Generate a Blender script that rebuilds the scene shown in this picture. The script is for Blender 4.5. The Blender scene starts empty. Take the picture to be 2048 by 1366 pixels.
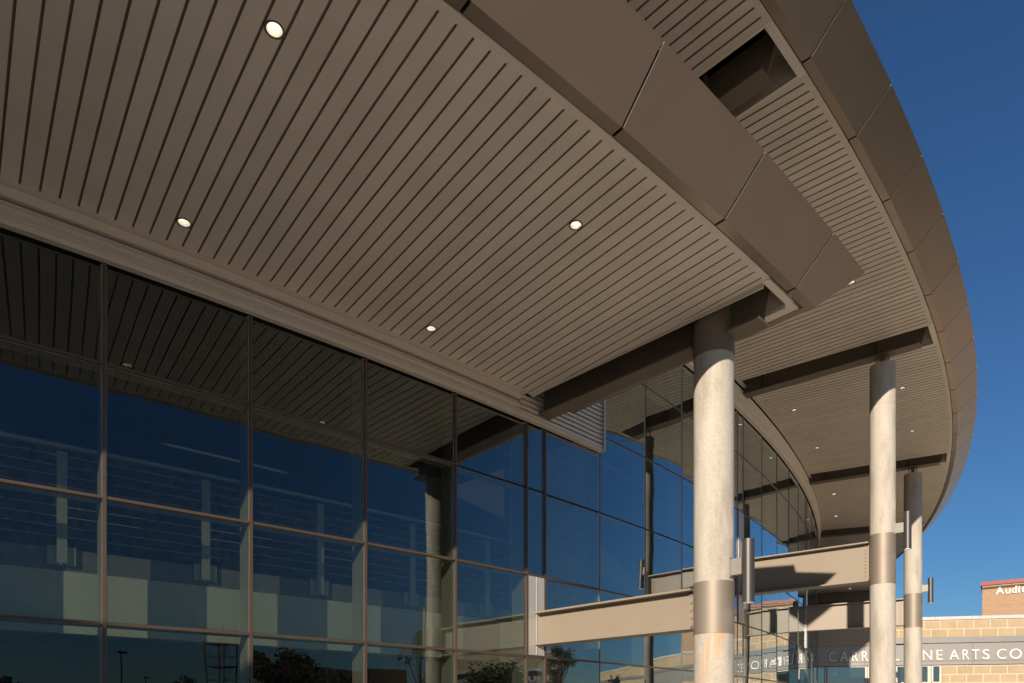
import bpy, bmesh, math, random
from mathutils import Vector, Matrix
random.seed(7)
R_ = math.radians
SC = bpy.context.scene
COL = SC.collection

# ------------------------------------------------------------------ camera, sky, sun, exposure
EYE = 1.6
cam_d = bpy.data.cameras.new("camera"); cam = bpy.data.objects.new("camera", cam_d); COL.objects.link(cam)
cam.location = (0, 0, EYE); cam.rotation_euler = (R_(90), 0, 0)
cam_d.sensor_width = 36.0; cam_d.lens = 1365.0 / 2048.0 * 36.0
cam_d.shift_y = (1430.0 - 683.0) / 2048.0
cam_d.clip_end = 3000; cam_d.clip_start = 0.05
SC.camera = cam

SUN_AZ, SUN_EL = 203.0, 17.3          # azimuth clockwise from +Y
sv = Vector((math.sin(R_(SUN_AZ)) * math.cos(R_(SUN_EL)), math.cos(R_(SUN_AZ)) * math.cos(R_(SUN_EL)), math.sin(R_(SUN_EL))))
world = bpy.data.worlds.new("World"); SC.world = world; world.use_nodes = True
wn = world.node_tree.nodes; wl = world.node_tree.links
sky = wn.new("ShaderNodeTexSky"); sky.sky_type = 'NISHITA'; sky.sun_disc = False
sky.sun_elevation = R_(SUN_EL); sky.sun_rotation = R_(SUN_AZ)
sky.air_density = 1.3; sky.dust_density = 0.1; sky.ozone_density = 8.5; sky.altitude = 500
wl.new(sky.outputs[0], wn["Background"].inputs[0]); wn["Background"].inputs[1].default_value = 0.057
sun_d = bpy.data.lights.new("sun", 'SUN'); sun_d.energy = 4.9; sun_d.angle = R_(0.5); sun_d.color = (1.0, 0.85, 0.67)
sun = bpy.data.objects.new("sun", sun_d); COL.objects.link(sun)
sun.rotation_euler = sv.to_track_quat('Z', 'Y').to_euler(); sun.location = sv * 60
vs = SC.view_settings
SC.display_settings.display_device = 'sRGB'
vs.view_transform = 'Standard'; vs.look = 'None'; vs.exposure = 0.5; vs.gamma = 1.0; vs.use_curve_mapping = False
cy = SC.cycles
cy.use_denoising = True; cy.max_bounces = 9; cy.diffuse_bounces = 4; cy.glossy_bounces = 5
cy.transmission_bounces = 4; cy.transparent_max_bounces = 24; cy.caustics_reflective = False; cy.caustics_refractive = False
cy.sample_clamp_indirect = 4.0

# ------------------------------------------------------------------ materials
MAT = {}
def newmat(name):
    m = bpy.data.materials.new(name); m.use_nodes = True; MAT[name] = m
    return m, m.node_tree.nodes, m.node_tree.links, m.node_tree.nodes["Principled BSDF"]
def plain(name, col, rough=0.6, metal=0.0, var=0.08, scale=6.0, bump=0.0, stretch=(1, 1, 1), spec=0.4, bscale=60.0):
    m, N, L, B = newmat(name)
    B.inputs["Roughness"].default_value = rough; B.inputs["Metallic"].default_value = metal
    B.inputs["Specular IOR Level"].default_value = spec
    tc = N.new("ShaderNodeTexCoord"); mp = N.new("ShaderNodeMapping"); mp.inputs["Scale"].default_value = stretch
    L.new(tc.outputs["Object"], mp.inputs[0])
    nz = N.new("ShaderNodeTexNoise"); nz.inputs["Scale"].default_value = scale; nz.inputs["Detail"].default_value = 5
    L.new(mp.outputs[0], nz.inputs["Vector"])
    oi = N.new("ShaderNodeObjectInfo")
    ad = N.new("ShaderNodeMath"); ad.operation = 'MULTIPLY_ADD'; ad.inputs[1].default_value = 0.35; L.new(oi.outputs["Random"], ad.inputs[0]); L.new(nz.outputs[0], ad.inputs[2])
    mr = N.new("ShaderNodeMapRange"); mr.inputs["From Min"].default_value = 0.3; mr.inputs["From Max"].default_value = 1.05
    mr.inputs["To Min"].default_value = 1 - var; mr.inputs["To Max"].default_value = 1 + var
    L.new(ad.outputs[0], mr.inputs[0])
    mx = N.new("ShaderNodeVectorMath"); mx.operation = 'SCALE'; mx.inputs[0].default_value = col
    L.new(mr.outputs[0], mx.inputs["Scale"]); L.new(mx.outputs[0], B.inputs["Base Color"])
    if bump:
        n2 = N.new("ShaderNodeTexNoise"); n2.inputs["Scale"].default_value = bscale; n2.inputs["Detail"].default_value = 4
        L.new(mp.outputs[0], n2.inputs["Vector"])
        bp = N.new("ShaderNodeBump"); bp.inputs["Strength"].default_value = bump; bp.inputs["Distance"].default_value = 0.01
        L.new(n2.outputs[0], bp.inputs["Height"]); L.new(bp.outputs[0], B.inputs["Normal"])
    return m
plain("soffit", (0.665, 0.60, 0.505), 0.5, 0.0, 0.10, 1.6)
plain("soffit_gap_shade", (0.15, 0.12, 0.088), 0.8)  # dark tone stands in for the shade inside the plank reveals
plain("slot_pale", (0.74, 0.68, 0.585), 0.5, 0.0, 0.04)
plain("louver_pale", (0.70, 0.645, 0.57), 0.45, 0.0, 0.04)
plain("trim_light", (0.60, 0.54, 0.46), 0.5, 0.0, 0.05)
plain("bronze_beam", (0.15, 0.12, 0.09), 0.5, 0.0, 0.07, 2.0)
plain("fascia", (0.25, 0.205, 0.168), 0.31, 0.85, 0.07, 1.5, 0.07, (1, 1, 1), 0.4, 240)
plain("fascia_edge", (0.52, 0.47, 0.40), 0.4, 0.3)
plain("black_gap", (0.02, 0.018, 0.015), 0.9)
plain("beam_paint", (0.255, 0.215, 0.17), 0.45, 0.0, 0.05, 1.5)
plain("collar_steel", (0.255, 0.222, 0.185), 0.58, 0.45, 0.06, 2.0)
plain("cap_bronze", (0.095, 0.066, 0.048), 0.38, 0.15, 0.1, 3.0)
plain("mullion_inner", (0.52, 0.53, 0.50), 0.45, 0.2, 0.05)
plain("louver", (0.52, 0.475, 0.42), 0.45, 0.05, 0.04)
plain("louver_skylit", (0.58, 0.57, 0.56), 0.32, 0.6, 0.04)  # same ribs as louver, with sky light put into a paler, glossier tone
plain("infill_metal", (0.50, 0.485, 0.465), 0.35, 0.3, 0.04)
plain("fixture", (0.085, 0.083, 0.082), 0.46, 0.6, 0.05)
plain("bracket_grey", (0.27, 0.255, 0.235), 0.6, 0.2, 0.12, 12)
plain("steel_rail", (0.55, 0.56, 0.52), 0.45, 0.15, 0.1, 20)
plain("white_wall", (0.84, 0.84, 0.79), 0.7, 0.0, 0.03)
plain("grey_wall", (0.25, 0.255, 0.255), 0.7, 0.0, 0.05)
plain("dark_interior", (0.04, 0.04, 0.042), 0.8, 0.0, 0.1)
plain("interior_floor", (0.10, 0.09, 0.08), 0.6)
plain("limestone", (0.37, 0.288, 0.192), 0.8, 0.0, 0.13, 2.5, 0.25, (1, 1, 1), 0.3, 30)
plain("mortar", (0.60, 0.50, 0.385), 0.9)
plain("sign_panel", (0.29, 0.283, 0.272), 0.4, 0.25, 0.04, 2.0)
plain("metal_grey", (0.34, 0.34, 0.335), 0.35, 0.5, 0.05)
plain("letter_white", (0.72, 0.70, 0.66), 0.4)
plain("coping_metal", (0.50, 0.495, 0.48), 0.4, 0.2)
plain("coping_red", (0.25, 0.05, 0.042), 0.5)
plain("frame_white", (0.55, 0.54, 0.52), 0.5)
plain("paving", (0.62, 0.555, 0.465), 0.85, 0.0, 0.12, 0.6, 0.2)
plain("lawn", (0.075, 0.085, 0.03), 0.9, 0.0, 0.3, 3)
plain("lot_concrete", (0.38, 0.36, 0.32), 0.9, 0.0, 0.15, 2)  # concrete parking surface, kept pale to bounce light up to the soffit
plain("bark", (0.09, 0.065, 0.045), 0.9, 0.0, 0.2, 12)
plain("pole_dark", (0.05, 0.048, 0.045), 0.5)
plain("roof_top", (0.30, 0.29, 0.28), 0.8)
plain("stucco", (0.36, 0.31, 0.25), 0.8, 0.0, 0.04)

def concrete():
    m, N, L, B = newmat("concrete"); B.inputs["Roughness"].default_value = 0.75
    tc = N.new("ShaderNodeTexCoord"); mp = N.new("ShaderNodeMapping"); mp.inputs["Scale"].default_value = (1, 1, 0.22)
    L.new(tc.outputs["Object"], mp.inputs[0])
    a = N.new("ShaderNodeTexNoise"); a.inputs["Scale"].default_value = 4.5; a.inputs["Detail"].default_value = 8; a.inputs["Roughness"].default_value = 0.62
    b = N.new("ShaderNodeTexNoise"); b.inputs["Scale"].default_value = 26; b.inputs["Detail"].default_value = 6
    L.new(mp.outputs[0], a.inputs["Vector"]); L.new(tc.outputs["Object"], b.inputs["Vector"])
    r = N.new("ShaderNodeValToRGB"); L.new(a.outputs[0], r.inputs[0])
    e = r.color_ramp.elements
    e[0].position = 0.33; e[0].color = (0.335, 0.307, 0.262, 1); e[1].position = 0.68; e[1].color = (0.465, 0.438, 0.39, 1)
    k = r.color_ramp.elements.new(0.48); k.color = (0.415, 0.388, 0.342, 1)
    r2 = N.new("ShaderNodeValToRGB"); L.new(b.outputs[0], r2.inputs[0])
    r2.color_ramp.elements[0].position = 0.3; r2.color_ramp.elements[0].color = (0.88, 0.87, 0.86, 1)
    r2.color_ramp.elements[1].position = 0.6; r2.color_ramp.elements[1].color = (1, 1, 1, 1)
    mx = N.new("ShaderNodeMix"); mx.data_type = 'RGBA'; mx.blend_type = 'MULTIPLY'; mx.inputs[0].default_value = 1
    L.new(r.outputs[0], mx.inputs[6]); L.new(r2.outputs[0], mx.inputs[7])
    # bug holes
    v = N.new("ShaderNodeTexVoronoi"); v.inputs["Scale"].default_value = 16; L.new(tc.outputs["Object"], v.inputs["Vector"])
    t = N.new("ShaderNodeMath"); t.operation = 'LESS_THAN'; t.inputs[1].default_value = 0.055; L.new(v.outputs["Distance"], t.inputs[0])
    m2 = N.new("ShaderNodeMix"); m2.data_type = 'RGBA'; m2.inputs[7].default_value = (0.26, 0.21, 0.15, 1)
    tm = N.new("ShaderNodeMath"); tm.operation = 'MULTIPLY'; tm.inputs[1].default_value = 0.55; L.new(t.outputs[0], tm.inputs[0])
    L.new(tm.outputs[0], m2.inputs[0]); L.new(mx.outputs[2], m2.inputs[6])
    # rust streaks: vertex attribute "rust"
    at = N.new("ShaderNodeAttribute"); at.attribute_name = "rust"
    mp2 = N.new("ShaderNodeMapping"); mp2.inputs["Scale"].default_value = (20, 20, 1.1); mp2.inputs["Rotation"].default_value = (0, R_(14), 0)
    L.new(tc.outputs["Object"], mp2.inputs[0])
    ns = N.new("ShaderNodeTexNoise"); ns.inputs["Scale"].default_value = 1.0; ns.inputs["Detail"].default_value = 5; L.new(mp2.outputs[0], ns.inputs["Vector"])
    rs = N.new("ShaderNodeMapRange"); rs.inputs["From Min"].default_value = 0.36; rs.inputs["From Max"].default_value = 0.56; L.new(ns.outputs[0], rs.inputs[0])
    mu = N.new("ShaderNodeMath"); mu.operation = 'MULTIPLY'; L.new(at.outputs["Fac"], mu.inputs[0]); L.new(rs.outputs[0], mu.inputs[1])
    m3 = N.new("ShaderNodeMix"); m3.data_type = 'RGBA'; m3.inputs[7].default_value = (0.47, 0.25, 0.085, 1)
    L.new(mu.outputs[0], m3.inputs[0]); L.new(m2.outputs[2], m3.inputs[6])
    L.new(m3.outputs[2], B.inputs["Base Color"])
    bp = N.new("ShaderNodeBump"); bp.inputs["Strength"].default_value = 0.25; bp.inputs["Distance"].default_value = 0.01
    L.new(b.outputs[0], bp.inputs["Height"]); L.new(bp.outputs[0], B.inputs["Normal"])
concrete()

def glass_mat(name, tint, r0, r90, power, wob=0.012, wscale=1.1):
    m = bpy.data.materials.new(name); m.use_nodes = True; MAT[name] = m
    N = m.node_tree.nodes; L = m.node_tree.links
    N.remove(N["Principled BSDF"]); out = N["Material Output"]
    tr = N.new("ShaderNodeBsdfTransparent"); tr.inputs[0].default_value = (*tint, 1)
    gl = N.new("ShaderNodeBsdfGlossy"); gl.inputs["Roughness"].default_value = 0.0; gl.inputs["Color"].default_value = (0.86, 0.95, 1.0, 1)
    lw = N.new("ShaderNodeLayerWeight"); lw.inputs["Blend"].default_value = 0.5
    pw = N.new("ShaderNodeMath"); pw.operation = 'POWER'; pw.inputs[1].default_value = power; L.new(lw.outputs["Facing"], pw.inputs[0])
    mr = N.new("ShaderNodeMapRange"); mr.inputs["To Min"].default_value = r0; mr.inputs["To Max"].default_value = r90; L.new(pw.outputs[0], mr.inputs[0])
    mx = N.new("ShaderNodeMixShader"); L.new(mr.outputs[0], mx.inputs[0]); L.new(tr.outputs[0], mx.inputs[1]); L.new(gl.outputs[0], mx.inputs[2])
    tc = N.new("ShaderNodeTexCoord"); nz = N.new("ShaderNodeTexNoise"); nz.inputs["Scale"].default_value = wscale; nz.inputs["Detail"].default_value = 1.0
    L.new(tc.outputs["Object"], nz.inputs["Vector"])
    bp = N.new("ShaderNodeBump"); bp.inputs["Strength"].default_value = 1.0; bp.inputs["Distance"].default_value = wob
    L.new(nz.outputs[0], bp.inputs["Height"]); L.new(bp.outputs[0], gl.inputs["Normal"])
    n3 = N.new("ShaderNodeTexNoise"); n3.inputs["Scale"].default_value = 14.0; n3.inputs["Detail"].default_value = 9; n3.inputs["Roughness"].default_value = 0.7; L.new(tc.outputs["Object"], n3.inputs["Vector"])
    dr = N.new("ShaderNodeMapRange"); dr.inputs["From Min"].default_value = 0.42; dr.inputs["From Max"].default_value = 0.8; dr.inputs["To Max"].default_value = 0.016; L.new(n3.outputs[0], dr.inputs[0])
    df = N.new("ShaderNodeBsdfDiffuse"); df.inputs[0].default_value = (0.5, 0.47, 0.42, 1)
    m4 = N.new("ShaderNodeMixShader"); L.new(dr.outputs[0], m4.inputs[0]); L.new(mx.outputs[0], m4.inputs[1]); L.new(df.outputs[0], m4.inputs[2])
    L.new(m4.outputs[0], out.inputs[0])
glass_mat("glass", (0.68, 0.71, 0.655), 0.045, 1.0, 1.5, 0.0045, 0.8)
glass_mat("window_glass", (0.5, 0.55, 0.55), 0.25, 1.0, 2.5)

def emis(name, col, st):
    m, N, L, B = newmat(name)
    B.inputs["Base Color"].default_value = (0.8, 0.78, 0.74, 1); B.inputs["Emission Color"].default_value = (*col, 1); B.inputs["Emission Strength"].default_value = st
emis("lamp_glow", (1.0, 0.90, 0.76), 8.0)
emis("lamp_soft", (1.0, 0.90, 0.76), 0.75)
plain("reflector", (0.82, 0.79, 0.73), 0.35, 0.2, 0.02)

def brickmat():
    m, N, L, B = newmat("brick"); B.inputs["Roughness"].default_value = 0.85
    uv = N.new("ShaderNodeUVMap")
    bt = N.new("ShaderNodeTexBrick"); bt.inputs["Scale"].default_value = 1.0
    bt.inputs["Brick Width"].default_value = 0.24; bt.inputs["Row Height"].default_value = 0.08; bt.inputs["Mortar Size"].default_value = 0.008
    bt.inputs["Color1"].default_value = (0.33, 0.20, 0.12, 1); bt.inputs["Color2"].default_value = (0.38, 0.245, 0.15, 1); bt.inputs["Mortar"].default_value = (0.40, 0.30, 0.21, 1)
    L.new(uv.outputs[0], bt.inputs["Vector"]); L.new(bt.outputs[0], B.inputs["Base Color"])
    bp = N.new("ShaderNodeBump"); bp.inputs["Strength"].default_value = 0.4; bp.inputs["Distance"].default_value = 0.01
    L.new(bt.outputs["Fac"], bp.inputs["Height"]); bp.invert = True; L.new(bp.outputs[0], B.inputs["Normal"])
    m, N, L, B = newmat("interior_block"); B.inputs["Roughness"].default_value = 0.8
    uv = N.new("ShaderNodeUVMap")
    bt = N.new("ShaderNodeTexBrick"); bt.inputs["Scale"].default_value = 1.0
    bt.inputs["Brick Width"].default_value = 0.6; bt.inputs["Row Height"].default_value = 0.3; bt.inputs["Mortar Size"].default_value = 0.012
    bt.inputs["Color1"].default_value = (0.40, 0.36, 0.30, 1); bt.inputs["Color2"].default_value = (0.46, 0.41, 0.34, 1); bt.inputs["Mortar"].default_value = (0.62, 0.58, 0.50, 1)
    L.new(uv.outputs[0], bt.inputs["Vector"]); L.new(bt.outputs[0], B.inputs["Base Color"])
brickmat()

def leafmat():
    m, N, L, B = newmat("leaf"); B.inputs["Roughness"].default_value = 0.6
    gi = N.new("ShaderNodeNewGeometry"); r = N.new("ShaderNodeValToRGB"); L.new(gi.outputs["Random Per Island"], r.inputs[0])
    r.color_ramp.elements[0].color = (0.035, 0.05, 0.015, 1); r.color_ramp.elements[1].color = (0.11, 0.12, 0.04, 1)
    L.new(r.outputs[0], B.inputs["Base Color"])
leafmat()

# ------------------------------------------------------------------ helpers
def mesh_obj(name, verts, faces, mat, parent=None, smooth=False, mats=None):
    me = bpy.data.meshes.new(name); me.from_pydata(verts, [], faces); me.update()
    if mats:
        for k in mats: me.materials.append(MAT[k])
    else:
        me.materials.append(MAT[mat])
    if smooth: me.polygons.foreach_set("use_smooth", [True] * len(me.polygons))
    o = bpy.data.objects.new(name, me); COL.objects.link(o)
    if parent is not None:
        o.parent = parent; p = world_loc(parent); o.location = -p
    return o
def world_loc(o):
    v = Vector(o.location); q = o.parent
    while q is not None: v += Vector(q.location); q = q.parent
    return v
def tag(o, label, cat, group=None, kind=None):
    if label: o["label"] = label
    if cat: o["category"] = cat
    if group: o["group"] = group
    if kind: o["kind"] = kind
    return o
def thing(name, loc, label, cat, group=None):
    o = bpy.data.objects.new(name, None); COL.objects.link(o); o.location = loc; o.empty_display_size = 0.3; o["kind"] = "thing"
    return tag(o, label, cat, group)
def struct(o): o["kind"] = "structure"; return o
class MB:
    def __init__(s): s.v = []; s.f = []
    def add(s, vs_, fs): b = len(s.v); s.v += [tuple(x) for x in vs_]; s.f += [tuple(b + i for i in q) for q in fs]; return s
    def hexa(s, p):  # 8 corners: bottom 4 ccw, top 4 ccw
        return s.add(p, [(3, 2, 1, 0), (4, 5, 6, 7), (0, 1, 5, 4), (1, 2, 6, 5), (2, 3, 7, 6), (3, 0, 4, 7)])
    def prism(s, poly, off):  # planar polygon + offset vector
        n = len(poly); a = [Vector(p) for p in poly]; b = [p + Vector(off) for p in a]
        return s.add(a + b, [tuple(range(n))[::-1], tuple(range(n, 2 * n))] + [(i, (i + 1) % n, n + (i + 1) % n, n + i) for i in range(n)])
    def box(s, o, ex, ey, ez):
        o = Vector(o); ex = Vector(ex); ey = Vector(ey); ez = Vector(ez)
        return s.hexa([o, o + ex, o + ex + ey, o + ey, o + ez, o + ex + ez, o + ex + ey + ez, o + ey + ez])
    def cyl(s, c0, c1, r0, r1, n=24, caps=True):
        c0 = Vector(c0); c1 = Vector(c1); d = (c1 - c0).normalized(); u = d.orthogonal().normalized(); w = d.cross(u)
        A = [c0 + (u * math.cos(2 * math.pi * i / n) + w * math.sin(2 * math.pi * i / n)) * r0 for i in range(n)]
        B = [c1 + (u * math.cos(2 * math.pi * i / n) + w * math.sin(2 * math.pi * i / n)) * r1 for i in range(n)]
        f = [(i, (i + 1) % n, n + (i + 1) % n, n + i) for i in range(n)]
        if caps: f += [tuple(range(n))[::-1], tuple(range(n, 2 * n))]
        return s.add(A + B, f)
    def obj(s, name, mat, parent=None, smooth=False): return mesh_obj(name, s.v, s.f, mat, parent, smooth)
def autosmooth(o, ang=35):
    me = o.data; bm = bmesh.new(); bm.from_mesh(me); bmesh.ops.recalc_face_normals(bm, faces=bm.faces)
    for e in bm.edges:
        e.smooth = not (len(e.link_faces) == 2 and e.calc_face_angle(0) > R_(ang))
    for f in bm.faces: f.smooth = True
    bm.to_mesh(me); bm.free(); return o
def fixn(o):
    bm = bmesh.new(); bm.from_mesh(o.data); bmesh.ops.recalc_face_normals(bm, faces=bm.faces); bm.to_mesh(o.data); bm.free(); return o

# the plan of the drum: everything is concentric round C
CX_, CY_ = -44.814, 59.999
RW = 65.507; RC = 69.03; RO = 70.10
def nv(a): return Vector((math.sin(R_(a)), -math.cos(R_(a)), 0))
def pv(a): return Vector((math.cos(R_(a)), math.sin(R_(a)), 0))
def pt(r, a, H=None, t=0.0):
    v = Vector((CX_, CY_, 0)) + nv(a) * r + pv(a) * t
    v.z = 0 if H is None else H + EYE
    return v
def ang_at(u, R):      # bearing round C of the point of circle R seen at column u of the photograph
    dx = (u - 1024) / 1365.0; a = dx * dx + 1; b = -2 * (dx * CX_ + CY_); c = CX_ ** 2 + CY_ ** 2 - R * R
    Y = (-b - math.sqrt(b * b - 4 * a * c)) / 2 / a
    return math.degrees(math.atan2(dx * Y - CX_, -(Y - CY_)))
def arc_prof(mb, prof, a0, a1, n):   # closed profile [(r,H)...] swept from a0 to a1
    k = len(prof); vs_ = []; fs = []
    for i in range(n + 1):
        a = a0 + (a1 - a0) * i / n
        vs_ += [pt(r, a, h) for r, h in prof]
    for i in range(n):
        for j in range(k):
            q = (j + 1) % k; fs.append((i * k + j, i * k + q, (i + 1) * k + q, (i + 1) * k + j))
    fs += [tuple(range(k))[::-1], tuple(n * k + j for j in range(k))]
    return mb.add(vs_, fs)
BEAMS = [28.25, 36.05, 43.87, 51.65, 59.45, 67.25, 75.05]
HT, HL_OUT, HL_IN = 5.40, 5.90, 5.83
HR, HU_OUT, HU_IN = 8.544, 9.20, 9.25
LOW_END = 44.42

# ------------------------------------------------------------------ ground
def sheet(name, x0, x1, y0, y1, z, mat):
    return struct(mesh_obj(name, [(x0, y0, z), (x1, y0, z), (x1, y1, z), (x0, y1, z)], [(0, 1, 2, 3)], mat))
sheet("ground", -900, 900, -900, 900, -0.012, "lawn")
sheet("pavement", -60, 37, -30, 60, 0.0, "paving")
sheet("parking_ground", -70, 130, -110, -30.2, -0.004, "lot_concrete")

# ------------------------------------------------------------------ glass wall
MU = [ang_at(u, RW) for u in (-150, 210, 505, 735, 916, 1058.5, 1095, 1205.5, 1297, 1370)]
last = 49.97
MU += [49.97, 51.45, 51.85, 53.33, 54.81, 56.29, 57.77, 59.25, 59.65, 61.13, 62.61, 64.09, 65.57, 67.05, 67.45, 68.93, 70.4]
MU = [MU[0] - 1.9 - .4 - 1.48 * 2, MU[0] - 1.9 - .4 - 1.48, MU[0] - 1.9 - .4, MU[0] - 0.42] + MU
A_B1L, A_B1R = MU[9], MU[10]
RG = RW - 0.085          # glass plane
wall = thing("glass_wall", pt(RW, 47), "curved curtain wall of dark reflective glass panes between bronze mullions", "glass wall")
def rows_for(a):
    return [-1.55, -0.44, 1.093, 2.60, 4.195, HT - 0.02] if a < A_B1R - .05 else ([-1.55, -0.44, 1.09, 2.59, 4.18, 5.40] if a < MU[11] - .05 else [-1.55, -0.44, 1.09, 2.59, 4.18, 5.78, 7.38, HR - 0.02])
def pane_box(name, a0, a1, h0, h1, r, th, mat, tilt=0.0, sh=0.03):
    p0 = pt(r, a0, h0); p1 = pt(r, a1, h0); e = (p1 - p0).normalized(); nrm = Vector((e.y, -e.x, 0))
    p0 = p0 + e * sh; p1 = p1 - e * sh
    up = Vector((0, 0, h1 - h0)) + nrm * tilt
    mb = MB().box(p0, p1 - p0, -nrm * th, up); return mb.obj(name, mat, wall)
for i in range(len(MU) - 1):
    a0, a1 = MU[i], MU[i + 1]; rw = rows_for((a0 + a1) / 2)
    narrow = (a1 - a0) < 0.7
    for j in range(len(rw) - 1):
        h0, h1 = rw[j] + 0.022, rw[j + 1] - 0.022
        if abs(a0 - A_B1L) < 0.01 and j == 2:   # metal infill where the lower beam enters
            o = pane_box("infill_panel", a0, a1, h0, h1, RG + 0.03, 0.03, "infill_metal"); o["label"] = "pale metal infill panel where the steel beam meets the wall"
            continue
        if narrow and a0 > 50 and j in (3, 4):
            pane_box("infill_panel", a0, a1, h0, h1, RG + 0.03, 0.03, "infill_metal"); continue
        pane_box("glass_pane", a0, a1, h0, h1, RG, 0.012, "glass", random.uniform(-.006, .006))
# seam in the pale infill panel
am = (A_B1L + A_B1R) / 2
MB().box(pt(RG + 0.033, am, 1.12), pv(am) * 0.012, nv(am) * 0.006, (0, 0, 1.455)).obj("panel_seam", "trim_light", wall)
# mullions: bronze cap outside, aluminium box inside
for i, a in enumerate(MU):
    top = HT if a < A_B1R + .05 else (HR if a > MU[11] - .05 else HT)
    w = 0.021 if a < 44.2 else (0.014 if a < 45.2 else 0.009); pr = 0.034 if a < 45.2 else 0.008
    m = MB().box(pt(RG + 0.004, a, -1.6, -w), pv(a) * 2 * w, nv(a) * pr, (0, 0, top + 1.6)).obj("mullion", "cap_bronze" if a < 47.5 else "bronze_beam", wall)
    b = MB().box(pt(RG - 0.34, a, -1.6, -0.032), pv(a) * 0.064, nv(a) * 0.326, (0, 0, top + 1.6)).obj("mullion_box", "mullion_inner", m)
for i in range(len(MU) - 1):
    a0, a1 = MU[i], MU[i + 1]; rw = rows_for((a0 + a1) / 2)
    for j, h in enumerate(rw[1:-1]):
        capless = (a0 > MU[8] - .01 and abs(h - 4.18) < .03)
        p0 = pt(RG, a0, h); p1 = pt(RG, a1, h); e = (p1 - p0).normalized(); n = Vector((e.y, -e.x, 0)); hw = 0.018 if a0 < 44.2 else .011; pr = .034 if a0 < 44.2 else (.02 if a0 < 45.3 else .008)
        if not capless:
            t = MB().box(p0 + e * .03 + n * .004 - Vector((0, 0, hw)), (p1 - p0) - e * .06, n * pr, (0, 0, 2 * hw)).obj("transom", "cap_bronze", wall)
        else:
            t = MB().box(p0 + e * .03 + n * .002 - Vector((0, 0, hw)), (p1 - p0) - e * .06, n * .006, (0, 0, 2 * hw)).obj("transom", "black_gap", wall)
        MB().box(p0 + e * .034 - n * .19 - Vector((0, 0, .03)), (p1 - p0) - e * .068, n * .172, (0, 0, .06)).obj("transom_box", "mullion_inner", t)

# ------------------------------------------------------------------ interior seen through the glass
A0i, A1i = MU[0], MU[-1]
inn = thing("interior_shell", pt(60, 45), "dim lobby interior behind the curved glass", "interior")
def arc_part(name, prof, a0, a1, mat, parent, n=24):
    return fixn(arc_prof(MB(), prof, a0, a1, n).obj(name, mat, parent))
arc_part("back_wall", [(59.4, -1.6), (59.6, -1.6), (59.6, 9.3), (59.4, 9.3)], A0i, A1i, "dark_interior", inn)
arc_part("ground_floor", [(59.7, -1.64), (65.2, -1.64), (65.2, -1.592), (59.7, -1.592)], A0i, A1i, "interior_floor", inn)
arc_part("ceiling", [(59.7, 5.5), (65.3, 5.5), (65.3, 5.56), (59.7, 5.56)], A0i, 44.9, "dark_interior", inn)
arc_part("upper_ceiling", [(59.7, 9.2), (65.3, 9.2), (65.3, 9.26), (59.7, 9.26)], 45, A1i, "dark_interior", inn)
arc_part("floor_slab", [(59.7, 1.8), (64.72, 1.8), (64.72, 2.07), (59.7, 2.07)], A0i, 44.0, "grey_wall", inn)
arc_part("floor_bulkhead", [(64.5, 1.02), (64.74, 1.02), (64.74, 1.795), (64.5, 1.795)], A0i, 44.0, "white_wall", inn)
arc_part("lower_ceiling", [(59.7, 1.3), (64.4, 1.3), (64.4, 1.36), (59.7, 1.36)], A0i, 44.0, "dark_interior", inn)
for a, nm in ((A0i - .1, "end_wall"), (A1i + .05, "end_wall")):
    MB().box(pt(59.4, a, -1.6), nv(a) * 5.9, pv(a) * .1, (0, 0, 10.9)).obj(nm, "dark_interior", inn)
def uvquad_wall(name, p0, p1, z0, z1, mat, parent, th=0.15):
    p0 = Vector(p0); p1 = Vector(p1); L = (p1 - p0).length; e = (p1 - p0).normalized(); n = Vector((e.y, -e.x, 0))
    o = MB().box(Vector((p0.x, p0.y, z0)), e * L, -n * th, (0, 0, z1 - z0)).obj(name, mat, parent)
    uv = o.data.uv_layers.new(name="UVMap"); base = world_loc(o)
    for lp in o.data.loops:
        co = o.data.vertices[lp.vertex_index].co; d = Vector((co.x - p0.x, co.y - p0.y, 0))
        uv.data[lp.index].uv = (d.dot(e) + d.dot(n), co.z)
    return fixn(o)
bw = uvquad_wall("block_wall", pt(64.3, 44.12), pt(64.3, 46.6), -1.6 + EYE, 8.6 + EYE, "interior_block", inn)

rail = thing("guard_rail", pt(64.8, 40, 2.07), "steel cable guard rail on the upper floor edge behind the glass", "guard rail")
RR = 64.80
arc_part("handrail", [(RR - .03, 3.30), (RR + .03, 3.30), (RR + .03, 3.345), (RR - .03, 3.345)], A0i, 43.6, "steel_rail", rail, 30)
for k in range(9):
    h = 2.2 + k * 0.125
    arc_part("cable", [(RR - .004, h), (RR + .004, h), (RR + .004, h + .008), (RR - .004, h + .008)], A0i, 43.6, "steel_rail", rail, 20)
for k in range(-3, 5):
    a = 37.28 + 1.479 * k
    p = MB().box(pt(RR - .006, a, 1.88, -.055), pv(a) * .11, nv(a) * .012, (0, 0, 1.38)).obj("post", "steel_rail", rail)
    MB().box(pt(RR - .05, a, 1.86, -.15), pv(a) * .30, nv(a) * .012, (0, 0, .23)).obj("base_plate", "steel_rail", p)

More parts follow.
